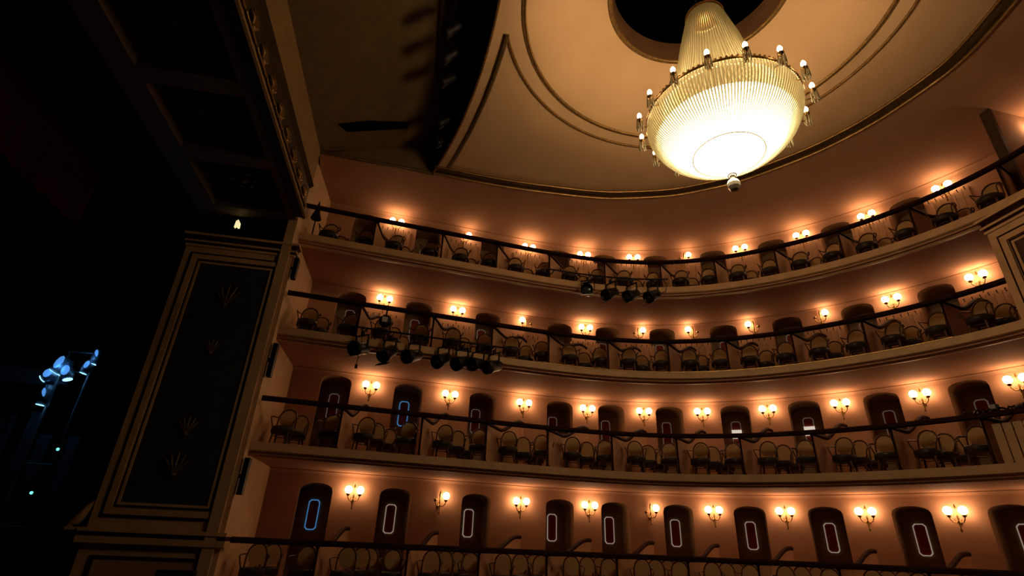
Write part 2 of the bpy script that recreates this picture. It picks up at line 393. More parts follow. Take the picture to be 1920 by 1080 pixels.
# soffit of the arch with coffers
sof = MB(); sof.box((-6.25, -2, 7.78), (XP-.1, 13.0, 7.9)); S = struct(sof.build('ceiling_proscenium', blackcloth))
ribm = mat('coffer_frame_paint', (.27, .20, .10), .55, noise=.15, scale=4)
m = MB(); m.box((-6.25, -2, 7.5), (-5.75, 13.0, 7.79)); m.build('coffer_rail', ribm, S)
m = MB(); m.box((-4.0, -2, 7.5), (XP-.2, 13.0, 7.79)); m.build('coffer_rail', ribm, S)
ribme = None
for y in (1.5, 3.72, 5.94, 8.16, 10.38, 12.6):
    m = MB(); m.box((-5.75, y-.2, 7.5), (-4.0, y+.2, 7.79)); m.build('coffer_rib', ribm, S)
    if y < 12:
        m = MB(); lo = (-5.70, y+.25); hi = (-4.05, y+1.97)
        for (x0, y0, x1, y1) in ((lo[0], lo[1], hi[0], lo[1]+.05), (lo[0], hi[1]-.05, hi[0], hi[1]), (lo[0], lo[1], lo[0]+.05, hi[1]), (hi[0]-.05, lo[1], hi[0], hi[1])): m.box((x0, y0, 7.70), (x1, y1, 7.785))
        m.build('coffer_moulding', gilt_dark, S)
        m = MB(); m.sphere(((lo[0]+hi[0])/2, (lo[1]+hi[1])/2, 7.77), .16, 10, 6, .35)
        for k in range(6):
            a = k*math.pi/3; m.sphere(((lo[0]+hi[0])/2+.27*math.cos(a), (lo[1]+hi[1])/2+.27*math.sin(a), 7.775), .10, 8, 5, .3)
        m.build('rosette', gilt_dark, S)
# gilded frieze along the lintel
fz = tag(empty('lintel_frieze', (XP, 12.3, 7.5)), 'dark gilded frieze with leaf ornament along the front edge of the stage lintel', 'frieze')
def local(o, root): o.parent = root; o.location = -Vector(root.location); return o
m = MB(); prof = [(-.22, 7.48), (.02, 7.48), (.06, 7.53), (.03, 7.60), (.0, 7.62), (-.02, 8.40), (.02, 8.44), (.08, 8.50), (.04, 8.56), (-.22, 8.56)]
m.sweep([Vector((XP, y, 0)) for y in (12.45, -2)], [Vector((1, 0, 0))]*2, prof); local(m.build('frieze_board', mat('dark_frieze_paint', (.045, .03, .012), .5, noise=.3, scale=8)), fz)
m = MB(); m.sweep([Vector((XP, y, 0)) for y in (12.46, -2)], [Vector((1, 0, 0))]*2, [(.02, 7.475), (.07, 7.49), (.08, 7.54), (.05, 7.56)]); local(m.build('gilt_bead', fasciam), fz)
lm = MB()
for k in range(5):
    a = (k-2)*.5; lm.tube([(0, 0, -.2), (.05, .14*math.sin(a), -.2+.18*math.cos(a)), (.03, .26*math.sin(a), -.2+.36*math.cos(a)*.9)], [.05, .055, .015], 5)
lm.sphere((.02, 0, -.22), .08, 8, 6); lm.tube([(.03, -.34, -.25), (.05, -.2, -.33), (.05, 0, -.30), (.05, .2, -.33), (.03, .34, -.25)], [.02, .035, .03, .035, .02], 5)
lme = lm.mesh('ornament', gilt)
for k in range(15):
    o = link('ornament', lme, fz); o.location = Vector((XP-.01, 12.0-k*.72, 8.03)) - fz.location
# dark reveal behind and above the pillar, stage opening
m = MB(); m.box((-6.25, 12.95, -4), (-3.99, 13.1, 7.78)); struct(m.build('wall_reveal', blackcloth))

# ------------------------------------------------------------------ panelled pillars
def pillar(label, M, x0, x1, zt, zb, panel_mat, base=True, group=None):
    # front face in local x-z plane at y = 0, body behind it
    root = tag(empty('panelled_pillar'), label, 'pillar', group); root.matrix_world = M
    m = MB(); m.box((x0, 0, zb), (x1, .26, zt-.18)); m.build('shaft', cream, root)
    m = MB()
    for z, h, o in ((zt-.36, .06, .03), (zt-.24, .05, .06), (zt-.06, .06, .10)): m.box((x0-o, -o, z), (x1+o, .26, z+h))
    m.box((x0, 0, zt-.20), (x1, .25, zt)); m.build('cornice', cream, root)
    m = MB()
    for z, h, o in ((zt-.30, .06, .012), (zt-.19, .13, .03)): m.box((x0-o, -o, z), (x1+o, .26, z+h))
    m.build('cornice_recess', darkwood, root)
    def frame(ix, za, zb_, w, d, ma, nm):
        m = MB(); a, b = x0+ix, x1-ix
        for lo, hi in (((a, -d, za), (b, .01, za+w)), ((a, -d, zb_-w), (b, .01, zb_)), ((a, -d, za+w), (a+w, .01, zb_-w)), ((b-w, -d, za+w), (b, .01, zb_-w))): m.box(lo, hi)
        return m.build(nm, ma, root)
    z0 = .14 if base else zb+.2
    frame(.16, z0+.10, zt-.52, .035, .012, darkwood, 'inlay_line')
    frame(.22, z0+.16, zt-.58, .12, .05, cream, 'panel_moulding')
    frame(.36, z0+.30, zt-.72, .035, .02, darkwood, 'inlay_line')
    frame(.40, z0+.34, zt-.76, .05, .03, cream, 'panel_moulding')
    m = MB(); m.box((x0+.44, -.008, z0+.38), (x1-.44, .02, zt-.80)); m.build('painted_panel', panel_mat, root)
    return root, frame
Mp = Matrix.Translation((0, 12.70, 0))
pl, frame = pillar('tall cream pillar with dark green painted panel beside the dark stage', Mp, -6.20, -3.66, 6.79, -4.0, greenp)
for z, hh in ((5.2, .5), (3.9, .3), (2.1, .35), (1.3, .42)):
    m = MB()
    for k in range(5):
        a = (k-2)*.55; m.tube([(-4.93, -.02, z-hh/2), (-4.93+.25*hh*math.sin(a)*2, -.035, z+.1*math.cos(a)), (-4.93+.5*hh*math.sin(a)*1.3, -.02, z+hh*.6*math.cos(a))], [.035, .03, .008], 5)
    m.sphere((-4.93, -.02, z-hh/2), .06, 8, 5); o = m.build('painted_ornament', gilt_dark, pl)
m = MB(); m.box((-6.26, -.06, -.10), (-3.60, .26, -.02)); m.build('plinth_shadow_line', darkwood, pl)
m = MB(); m.box((-6.30, -.10, -.02), (-3.58, .26, .05)); m.box((-6.30, -.10, -.22), (-3.58, .26, -.10)); m.build('plinth_moulding', cream, pl)
m = MB()
for lo, hi in (((-5.95, -.03, -.48), (-3.98, .01, -.43)), ((-5.95, -.03, -2.6), (-5.90, .01, -.48)), ((-4.03, -.03, -2.6), (-3.98, .01, -.48))): m.box(lo, hi)
m.build('inlay_line', darkwood, pl)
m = MB(); m.box((-5.88, -.012, -2.6), (-4.05, .02, -.50)); m.build('pink_base_panel', pinkp, pl)
# scroll bracket at the stage side of the pillar
sb = tag(empty('scroll_bracket', (-6.22, 12.76, .03)), 'cream scrolled bracket at the stage side of the tall pillar', 'bracket')
m = MB(); m.tube([(-.02, 0, .62), (-.10, 0, .50), (-.20, 0, .32), (-.30, 0, .18), (-.42, 0, .12), (-.46, 0, .05), (-.38, 0, .02)], [.05, .08, .11, .12, .09, .07, .05], 8)
m.box((-.48, -.14, -.05), (.01, .14, .02)); m.build('scroll', cream, sb); sb.scale = (.72, .72, .8)
# pillar that closes the third tier towards the rear centre box
Mr = Matrix(((0, 1, 0, 11.86), (-1, 0, 0, 8.14), (0, 0, 1, 0), (0, 0, 0, 1)))
pillar('cream framed pillar with dark panel where the third tier meets the rear centre box', Mr, 0, 2.5, 7.0, -4.0, mat('brown_red_panel', (.07, .03, .018), .5, noise=.3, scale=3), base=False)

# slim black loudspeaker bars hanging under the tier ends at the pillar
for z0_, z1_, w in ((6.42, 5.85, 'topmost tier'), (4.12, 3.32, 'third tier up'), (1.52, .78, 'second tier up')):
    o = tag(empty('loudspeaker_bar', (-3.56, 12.72, z1_)), 'slim black loudspeaker bar on the tall pillar below the %s' % w, 'speaker')
    m = MB(); m.box((-.055, -.06, 0), (.055, .10, z0_-z1_)); m.build('cabinet', black, o)
    m = MB(); m.box((-.045, -.066, .03), (.045, -.058, z0_-z1_-.03)); m.build('grille', blackcloth, o)
    m = MB(); m.box((-.10, -.02, (z0_-z1_)*.45), (-.05, .04, (z0_-z1_)*.55)); m.build('wall_mount', black, o)
o = tag(empty('floodlight_box', (-4.28, 12.55, -.95)), 'black box light fixed to the base of the tall pillar', 'light')
m = MB(); m.box((-.33, -.14, .0), (.33, .10, .32)); m.build('housing', black, o)
m = MB(); m.box((-.28, -.15, .05), (.28, -.138, .27)); m.build('lens', lensm, o)
m = MB(); m.box((-.30, .10, .1), (.30, .15, .22)); m.build('wall_mount', black, o)
# small lit lamp standing on top of the pillar
o = tag(empty('small_lamp', (-5.23, 12.80, 6.79)), 'small lit lamp standing on top of the tall pillar', 'lamp')
m = MB(); m.lathe([(.07, 0), (.07, .03), (.02, .05), (.02, .36)], 8, cap=True); m.build('stand', black, o)
m = MB(); m.poly([(-.07, -.02, .36), (.06, -.02, .36), (.05, -.02, .50), (-.01, -.02, .60), (-.06, -.02, .55)]); m.poly([(-.07, .03, .36), (.06, .03, .36), (.05, .03, .50), (-.01, .03, .60), (-.06, .03, .55)][::-1]); m.build('lit_pane', lamp_small, o)

# ------------------------------------------------------------------ railings with posts, and box partitions
for T in TIERS:
    n = T['n']; r = T['r']
    root = tag(empty('balcony_railing', tuple(FRONT.at(2) + Vector((0, 0, T['f'])))), 'dark wooden handrail on slender posts along the %s' % WORD[n], 'railing')
    off = -Vector(root.location)
    m = MB(); m.sweep(pF, nF, [(-.075, r-.04), (-.07, r+.03), (-.02, r+.062), (.05, r+.05), (.08, r), (.06, r-.05), (-.03, r-.06)])
    o = m.build('handrail', darkwood, root); o.location = off
    pm = MB(); pm.lathe([(.045, 0), (.045, .05), (.024, .09), (.024, r-T['f']-.12), (.04, r-T['f']-.06), (.04, r-T['f']-.02)], 8, cap=True); pme = pm.mesh('post', darkwood)
    for a in POST_AZ:
        p = link('post', pme, root); p.location = FRONT.at(FRONT.at_az(a), .03) + Vector((0, 0, T['f'])) + off
    for i, (pa, sa) in enumerate(zip(POST_AZ, SCONCE_AZ)):
        A = FRONT.at(FRONT.at_az(pa), .10); B = WALL.at(WALL.at_az(sa), -.13)
        dv = (B-A); Ln = dv.length; rl = r-T['f']
        pr = tag(empty('box_partition', tuple(A + Vector((0, 0, T['f']+.02))), math.atan2(dv.y, dv.x)), '%s box partition from the pillar on the %s, cream with dark swan-neck handrail' % (NTH[i], TW[n]), 'partition', 'box partitions on the %s' % TW[n])
        def top(u):
            v = min(1, max(0, (u-.30)/.62)); v = v*v*(3-2*v); return rl-.04+{1: .38, 2: .56, 3: .53, 4: .42}[n]*v
        us = [k/16 for k in range(17)]
        m = MB()
        for sgn in (-1, 1): m.grid([[(Ln*u, .025*sgn, 0), (Ln*u, .025*sgn, top(u)-.03)] for u in us], sm=False)
        m.quad((0, -.025, 0), (0, .025, 0), (0, .025, top(0)-.03), (0, -.025, top(0)-.03)); m.quad((Ln, -.025, 0), (Ln, .025, 0), (Ln, .025, top(1)-.03), (Ln, -.025, top(1)-.03))
        m.build('panel', plankm, pr)
        m = MB(); m.tube([(Ln*u, 0, top(u)) for u in us], .058, 7); m.build('swan_neck_handrail', darkwood, pr)

# ------------------------------------------------------------------ wall sconces with glass globes
gm = MB(); gm.sphere((0, 0, 0), .097, 14, 9); gme = gm.mesh('glass_globe', globe_on)
ring = MB(); ring.lathe([(.02, -.16), (.045, -.13), (.055, -.10), (.05, -.095)], 10); ringme = ring.mesh('globe_holder', brass)
def arm_mesh(s):
    m = MB(); m.tube([(0, -.10, -.20), (s*.04, -.13, -.27), (s*.10, -.16, -.26), (s*.14, -.18, -.20), (s*.15, -.18, -.13)], .014, 6)
    m.tube([(s*.04, -.12, -.25), (s*.07, -.12, -.20), (s*.05, -.12, -.16), (s*.03, -.12, -.18)], .007, 5); return m.mesh('arm', brass)
arms = {s: arm_mesh(s) for s in (-1, 1)}
bp = MB(); bp.lathe([(.001, .0), (.055, .0), (.05, .02), (.02, .035), (.001, .04)], 12, M=Matrix.Translation((0, -.0, -.26)) @ Matrix.Rotation(R(90), 4, 'X')); bp.tube([(0, -.02, -.26), (0, -.10, -.26)], .014, 6)
bpme = bp.mesh('wall_plate', brass)
st = MB(); st.lathe([(.004, -.48), (.028, -.45), (.016, -.40), (.03, -.33), (.018, -.26), (.028, -.16), (.016, -.08), (.034, .02), (.026, .09), (.002, .16)], 8, axis=(0, -.10, 0)); stme = st.mesh('stem', brass)
SINGLE = {(4, 1): 1, (4, 5): 1, (3, 2): -1, (3, 4): 1, (3, 5): -1, (3, 6): -1, (3, 7): 1, (1, 1): 1, (1, 4): 1}
for T in TIERS:
    n = T['n']
    for i, a in enumerate(SCONCE_AZ[:10]):
        s = WALL.at_az(a); p = WALL.at(s, -.005); nv = WALL.nrm(s)
        only = SINGLE.get((n, i), 0)
        if only: lab = '%s wall sconce from the pillar on the %s, one globe lit, one arm bare' % (NTH[i], TW[n])
        else: lab = '%s wall sconce from the pillar on the %s, two lit globes' % (NTH[i], TW[n])
        root = tag(empty('wall_sconce', (p.x, p.y, T['g']), math.atan2(-nv.x, nv.y)), lab, 'wall lamp', 'wall sconces on the %s' % WORD[n] + (' with one globe' if only else ' with two globes'))
        link('wall_plate', bpme, root); link('stem', stme, root)
        for sgn in (-1, 1):
            am = link('arm', arms[sgn], root)
            h = link('globe_holder', ringme, am); h.location = (sgn*.15, -.18, 0)
            if only in (0, sgn):
                g = link('glass_globe', gme, am); g.location = (sgn*.15, -.18, .0)
# one more sconce round the corner, on the side wall of the rear centre box
m = MB(); m.box((13.04, 7.78, 7.37), (14.8, 8.0, 10.32)); struct(m.build('wall_centre_box', mat('brown_wall_paint', (.40, .23, .15), .8, noise=.05, scale=2, spec=.1)))
m = MB(); m.box((12.95, 7.775, 7.37), (13.04, 8.005, 10.30)); struct(m.build('trim_20', mat('brown_post_paint', (.07, .035, .018), .7, noise=.2, scale=4)))
root = tag(empty('wall_sconce', (14.05, 7.77, T['g']), 0), 'brass wall sconce with two lit globes on the side wall of the rear centre box', 'wall lamp')
link('wall_plate', bpme, root); link('stem', stme, root)
for sgn in (-1, 1):
    am = link('arm', arms[sgn], root); h = link('globe_holder', ringme, am); h.location = (sgn*.15, -.18, 0); g = link('glass_globe', gme, am); g.location = (sgn*.15, -.18, 0)

# ------------------------------------------------------------------ coat racks: upright boards with a row of hooks
hk = MB(); hk.tube([(0, 0, 0), (0, -.05, -.01), (0, -.075, .01), (0, -.08, .04)], .010, 5); hk.sphere((0, -.08, .045), .018, 6, 5); hkme = hk.mesh('hook', black)
for T in TIERS[2:]:
    n = T['n']; hz = 6.34 if n == 3 else 9.47
    for i, a in enumerate(SCONCE_AZ[:10]):
        s = WALL.at_az(a); p = WALL.at(s, -.012); nv = WALL.nrm(s)
        root = tag(empty('coat_rack', (p.x, p.y, T['f']), math.atan2(-nv.x, nv.y)), 'tan boards with dark coat hooks below the %s sconce from the pillar, %s' % (NTH[i], WORD[n]), 'coat rack', 'coat racks on the %s' % WORD[n])
        hh = hz - T['f'] + .06
        b = MB(); b.box((-.082, -.022, .05), (.082, .004, hh)); bme = b.mesh('board', plankm)
        for k in range(6):
            x = (k-2.5)*.174
            q = WALL.at(s+x) - WALL.at(s); dy = q.dot(nv)
            o = link('board', bme, root); o.location = (x, dy, 0)
            h = link('hook', hkme, o); h.location = (0, -.02, hz-T['f'])

# ------------------------------------------------------------------ bentwood chairs
def chair_proto():
    P = {}
    m = MB(); m.lathe([(.001, .46), (.15, .472), (.235, .462), (.255, .44), (.255, .31), (.22, .30), (.001, .30)], 14); P['seat'] = m.mesh('seat', seatfab)
    m = MB()
    pts = []
    for k in range(15):
        a = math.pi*k/14; z = .44+.50*math.sin(a)**.55; x = .205*math.cos(a)*(1+.12*math.sin(a)); pts.append((x, -.17-.10*(z-.44)/.5, z))
    m.tube(pts, 0.021, 6)
    P['backrest'] = m.mesh('backrest', bentwood)
    pts = [(.178*math.cos(2*math.pi*k/16), -.17-.10*((.70+.205*math.sin(2*math.pi*k/16))-.44)/.5, .70+.205*math.sin(2*math.pi*k/16)) for k in range(16)]
    m = MB(); m.poly([(x, y-.006, z) for x, y, z in pts]); m.poly([(x, y+.006, z) for x, y, z in pts][::-1]); P['cane'] = m.mesh('cane_panel', mat('woven_cane', (.46, .29, .13), .7, noise=.15, scale=40))
    for nm, x, y in (('fl', -.16, .14), ('fr', .16, .14), ('bl', -.15, -.15), ('br', .15, -.15)):
        m = MB(); m.tube([(x, y, .42), (x*1.06, y*1.06, .22), (x*1.22, y*1.22, 0)], [.03, .026, .02], 6); P['leg_'+nm] = m.mesh('leg', bentwood)
    for s in (-1, 1):
        m = MB(); m.tube([(s*.20, -.235, .72), (s*.26, -.14, .72), (s*.29, .02, .705), (s*.28, .12, .67), (s*.25, .15, .58), (s*.215, .08, .44)], .015, 6); P['arm_%d' % s] = m.mesh('armrest', bentwood)
    m = MB(); m.tube([(.165*math.cos(2*math.pi*k/14), .165*math.sin(2*math.pi*k/14), .24) for k in range(14)], .010, 5, closed=True); P['ring'] = m.mesh('leg_ring', bentwood)
    return P
CP = chair_proto()
def chair(loc, rz, label, group):
    root = tag(empty('bentwood_chair', loc, rz), label, 'chair', group)
    for k in CP: link(CP[k].name.split('.')[0], CP[k], root)
    return root
LINES = [(FRONT.at(.12, .07), FRONT.at(.12, .07) + Vector((0, 2.3, 0)))] + [(FRONT.at(FRONT.at_az(pa), .07), WALL.at(WALL.at_az(sa))) for pa, sa in zip(POST_AZ, SCONCE_AZ)]
SEAT_LABEL = ['bentwood chair at the rail, stage side of the %s box from the pillar, %s', 'bentwood chair in the middle of the %s box from the pillar, %s', 'bentwood chair nearest the wall in the %s box from the pillar, %s', 'bentwood chair at the rail, far side of the %s box from the pillar, %s']
for T in TIERS:
    n = T['n']
    for b in range(11):
        (A0, A1), (B0, B1) = LINES[b], LINES[b+1]
        pat = ((.25, .42), (.32, 1.05), (.37, 1.68), (.77, .45)) if b else ((.26, .52), (.34, 1.12), None, (.80, .45))
        if n == 4: pat = (pat[0], pat[1], None, pat[3])
        for k, q in enumerate(pat):
            if q is None: continue
            u = q[0]+random.uniform(-.015, .015); dp = q[1]+random.uniform(-.03, .03)
            P0 = A0+(A1-A0)*(dp/2.45); P1 = B0+(B1-B0)*(dp/2.45); p = P0.lerp(P1, u)
            nv = FRONT.nrm((FRONT.at_az(POST_AZ[b])-.9) if b else .9)
            face = (-nv).lerp((Vector((-4, 4, 0))-p).normalized(), .45)
            rz = math.atan2(-face.x, face.y)+random.uniform(-.12, .12)
            c_ = chair((p.x, p.y, T['f']+.021), rz, SEAT_LABEL[k] % (NTH[b], TW[n]), 'bentwood chairs on the %s' % TW[n]); c_.scale = (1.03, 1.03, 1.0)

# cream slatted board on the second tier front beside the rear boxes
root = tag(empty('slatted_board', tuple(FRONT.at(FRONT.at_az(41.9)) + Vector((0, 0, 1.93)))), 'cream slatted board standing inside the handrail of the second tier near the rear', 'board')
s0 = FRONT.at_az(42.6); sl = MB(); sl.box((-.075, -.012, 0), (.075, .012, .82)); slme = sl.mesh('slat', cream)
for k in range(9):
    s = s0+k*.17; p = FRONT.at(s, .14); nv = FRONT.nrm(s); o = link('slat', slme, root); o.location = Vector((p.x, p.y, 1.93))-Vector(root.location); o.rotation_euler = (0, 0, math.atan2(-nv.x, nv.y))
m = MB(); m.tube([FRONT.at(s0-.05+1.5*k/12, .17)+Vector((0, 0, 2.62))-Vector(root.location) for k in range(13)], .018, 5); m.build('back_rail', darkwood, root)

# ------------------------------------------------------------------ stage spotlights on pipes in front of the balconies
def spot_meshes():
    P = {}
    Mx = Matrix.Rotation(R(90), 4, 'X')      # axis along -y
    m = MB(); m.lathe([(.02, -.24), (.09, -.22), (.125, -.14), (.13, .02), (.145, .05), (.145, .10), (.155, .12), (.155, .24), (.14, .24), (.135, .14)], 14, M=Mx); P['housing'] = m.mesh('housing', black)
    m = MB(); m.lathe([(.134, .14), (.09, .17), (.001, .18)], 14, M=Mx); P['lens'] = m.mesh('lens', lensm)
    m = MB(); m.box((-.19, -.20, -.19), (.19, -.19, .19), Matrix.Translation((0, -.05, 0))) ; P['frame'] = m.mesh('colour_frame', black)
    m = MB()
    for s_ in (-1, 1):
        m.box((s_*.165-.01, -.02, -.01), (s_*.165+.01, .02, .30))
    m.box((-.175, -.02, .28), (.175, .02, .30)); m.box((-.03, -.03, .30), (.03, .03, .38)); P['yoke'] = m.mesh('yoke', black)
    m = MB(); m.tube([(0, 0, .38), (.05, 0, .40), (.05, 0, .45), (0, 0, .47), (-.05, 0, .45)], .014, 5); P['clamp'] = m.mesh('clamp', black)
    m = MB()
    m.box((-.15, -.36, -.005), (.15, -.24, .005)); P['barn'] = m.mesh('barn_door', black)
    return P
SPM = spot_meshes()
def spotlight(loc, yaw, tilt, label, group=None, barn=False, sc=1.0):
    root = tag(empty('stage_spotlight', loc, yaw), label, 'spotlight', group); root.scale = (sc, sc, sc)
    h = link('housing', SPM['housing'], root); h.rotation_euler = (R(tilt), 0, 0)
    link('lens', SPM['lens'], h)
    if barn:
        for z_ in (-.145, .145): link('barn_door', SPM['barn'], h).location = (0, 0, z_)
    y = link('yoke', SPM['yoke'], root); link('clamp', SPM['clamp'], y)
    return root
def to_stage(p): return math.atan2(-(-9-p[0]), -(3-p[1])) if False else math.atan2((-9-p[0]), -(4-p[1]))
def pipe(pts, label, r=.025, extra=()):
    root = tag(empty('lighting_pipe', pts[0]), label, 'pipe'); o0 = -Vector(pts[0])
    m = MB(); m.tube([Vector(p)+o0 for p in pts], r, 8); m.build('tube', black, root)
    for a, b in extra:
        m = MB(); m.tube([Vector(a)+o0, Vector(b)+o0], .018, 6); m.build('bracket_arm', black, root)
def fp(x_s, off, z): v = FRONT.at(x_s, off); return (v.x, v.y, z)
def s_at_x(x): return float(np.interp(x, FRONT.p[:330,0], FRONT.d[:330]))
ss = [s_at_x(x) for x in np.linspace(-1.95, 2.0, 14)]
pipe([fp(s, -.35, 4.86) for s in ss], 'black pipe carrying spotlights in front of the third tier', extra=[(fp(ss[k], -.35, 4.86), fp(ss[k], .02, 4.90)) for k in (1, 5, 9, 12)])
for k, (x, z) in enumerate(((-1.72, 4.36), (-1.03, 4.40), (-.42, 4.42), (.33, 4.42), (.82, 4.42), (1.25, 4.43), (1.68, 4.45))):
    p = fp(s_at_x(x), -.36, 4.30)
    spotlight(p, to_stage(p)+random.uniform(-.16, .16), random.uniform(14, 38), '%s black spotlight from the pillar on the pipe of the third tier' % NTH[k], 'spotlights on the pipe of the third tier', k < 2, 1.18)
pipe([fp(s_at_x(x), -.33, 7.53) for x in np.linspace(3.2, 7.0, 12)], 'black pipe carrying spotlights in front of the topmost tier', extra=[(fp(s_at_x(x), -.33, 7.53), fp(s_at_x(x), .02, 7.55)) for x in (3.4, 5.0, 6.7)])
for k, x in enumerate((4.46, 5.2, 5.87, 6.52)):
    p = fp(s_at_x(x), -.34, 6.98)
    spotlight(p, to_stage(p)+(.5 if k == 0 else -.15), 14 if k == 0 else 30, '%s black spotlight from the pillar on the pipe of the topmost tier' % NTH[k], 'spotlights on the pipe of the topmost tier', True, 1.18)
# boxy projector light with a white label standing on the third tier handrail
p = fp(s_at_x(-1.22), -.16, 4.97)
root = tag(empty('floodlight', p, FRONT.nrm(3).angle_signed if False else 0), 'black box floodlight with a white label clamped to the third tier handrail', 'floodlight')
m = MB(); m.lathe([(.001, -.10), (.15, -.10), (.17, -.06), (.17, .06), (.15, .10), (.001, .10)], 8, M=Matrix.Translation((0, 0, .22)) @ Matrix.Rotation(R(90), 4, 'X') @ Matrix.Rotation(R(22.5), 4, 'Z')); m.build('housing', black, root)
m = MB(); m.box((-.085, -.107, .17), (.055, -.100, .31)); o = m.build('label_card', whitep, root); o['label'] = 'white paper label'
m = MB(); m.box((-.02, .0, .36), (.02, .04, .68)); m.box((-.03, .02, .60), (.03, .20, .66)); m.build('clamp', black, root)
p = fp(s_at_x(-3.50), .27, 7.39)
root = tag(empty('lamp_stand', p), 'black pointed lamp on a stand at the stage end of the topmost tier', 'lamp stand')
m = MB(); m.lathe([(.16, 0), (.15, .03), (.02, .05), (.018, .72)], 10, cap=True); m.build('stand', black, root)
m = MB(); m.lathe([(.15, .70), (.13, .78), (.09, .90), (.06, 1.05), (.035, 1.18), (.004, 1.30)], 10, cap=True); m.build('pointed_hood', black, root)
sc0 = FRONT.at_az(41.0); p = FRONT.at(sc0) + Vector((0, 0, 2.97))
root = tag(empty('cable_coil', tuple(p)), 'black cable bundle lying along the second tier handrail near the slatted board', 'cable')
m = MB(); m.tube([FRONT.at(sc0+.028*k, .05*math.sin(k*1.3)) + Vector((0, 0, 3.005+.028*math.sin(k*.9)+.02*math.sin(k*2.1))) - p for k in range(50)], .022, 5); m.build('cord', black, root)
m = MB(); m.box((-.05, -.05, 0), (.05, .05, .09)); o = m.build('connector', steel, root); o.location = FRONT.at(sc0+.55) + Vector((0, 0, 3.02)) - p
# hanging cables
def cable(pts, label):
    root = tag(empty('cable', pts[0]), label, 'cable'); m = MB(); m.tube([Vector(q)-Vector(pts[0]) for q in pts], .010, 5); m.build('cord', black, root)
    m = MB(); m.box((-.03, -.03, -.09), (.03, .03, .0)); o = m.build('plug', black, root); o.location = Vector(pts[-1])-Vector(pts[0])
a = Vector(fp(s_at_x(-1.75), -.35, 4.83)); cable([a, a+Vector((.03, -.03, -.35)), a+Vector((.02, -.02, -.60)), a+Vector((.0, -.03, -.95))], 'thin black cable hanging below the spotlights of the third tier')
a = Vector(fp(s_at_x(.55), -.37, 4.83)); cable([a, a+Vector((.02, -.06, -.5)), a+Vector((.22, -.10, -.72)), a+Vector((.5, -.08, -.78)), a+Vector((.62, -.05, -.66))], 'looped black cable under the spotlights of the third tier')
a = Vector(fp(s_at_x(6.86), -.36, 7.50)); cable([a, a+Vector((.08, -.03, -.2)), a+Vector((.03, -.04, -.42)), a+Vector((-.20, -.05, -.50))], 'black cable hanging from the pipe of the topmost tier')

# ------------------------------------------------------------------ chandelier
ch = tag(empty('chandelier', (CX, CY, 5.8)), 'huge crystal chandelier with a glowing bowl hanging from the round ceiling well', 'chandelier')
def cpart(m, nm, ma): o = m.build(nm, ma, ch); o.location = -Vector(ch.location); return o
def ctr(r, a, z): return Vector((CX+r*math.cos(a), CY+r*math.sin(a), z))
def prof_at(pr, z): zs = [q[1] for q in pr]; return float(np.interp(z, zs, [q[0] for q in pr]))
NECK = [(1.22, 7.55), (1.02, 7.75), (.86, 8.1), (.76, 8.5), (.655, 9.0), (.575, 9.4), (.49, 9.75), (.40, 10.12), (.34, 10.32)]
BOWL = [(1.37, 7.47), (1.365, 7.36), (1.325, 7.22), (1.26, 7.08), (1.15, 6.93), (1.0, 6.79), (.80, 6.65), (.55, 6.52), (.27, 6.43)]
m = MB()
for k in range(88):
    a = 2*math.pi*k/88; m.tube([ctr(r, a, z) for r, z in NECK], [.016]*len(NECK), 5, caps=False)
stuff(cpart(m, 'crown_bead_strands', crystal))
m = MB()
for k in range(150):
    a = 2*math.pi*k/150; P_ = [ctr(r, a, z) for r, z in BOWL[:-1]]; m.tube(P_, [.021, .021, .020, .018, .014, .009, .006, .004], 5, caps=False)
stuff(cpart(m, 'bowl_bead_strands', crystal))
m = MB(); IB = [(1.22, 7.10), (1.20, 7.04), (1.10, 6.92), (.96, 6.80), (.76, 6.67), (.52, 6.55), (.27, 6.47), (.23, 6.38), (.20, 6.26), (.13, 6.16), (.01, 6.13)]
m.lathe(IB, 48, axis=(CX, CY, 0)); o = cpart(m, 'lit_bowl', bowl_on); o['label'] = 'glowing glass bowl inside the bead strands'
def ringpart(r, z, t, nm='brass_ring', ma=brass, n=72):
    m = MB(); m.tube([ctr(r, 2*math.pi*k/n, z) for k in range(n)], t, 6, closed=True); return cpart(m, nm, ma)
ringpart(1.375, 7.50, .030); ringpart(.62, 6.565, .009); ringpart(.355, 10.30, .045); ringpart(.07, 6.12, .012)
m = MB(); m.lathe([(.36, 10.30), (.30, 10.42), (.10, 10.48), (.001, 10.49)], 24, axis=(CX, CY, 0)); cpart(m, 'top_cap', brass)
# scalloped gallery on the rim
m = MB()
for k in range(96):
    a = 2*math.pi*k/96; m.sphere(ctr(1.375, a, 7.545), .028, 6, 4)
stuff(cpart(m, 'rim_beads', gilt))
m = MB(); m.lathe([(.001, 5.79), (.07, 5.81), (.105, 5.87), (.115, 5.93), (.09, 6.0), (.045, 6.03), (.04, 6.06), (.05, 6.11)], 9, axis=(CX, CY, 0))
for i_ in range(len(m.sm)): m.sm[i_] = False
o = cpart(m, 'pendant_drop', mat('clear_crystal', (.75, .68, .5), .12, noise=.05, spec=.9)); o['label'] = 'faceted crystal ball below the bowl'
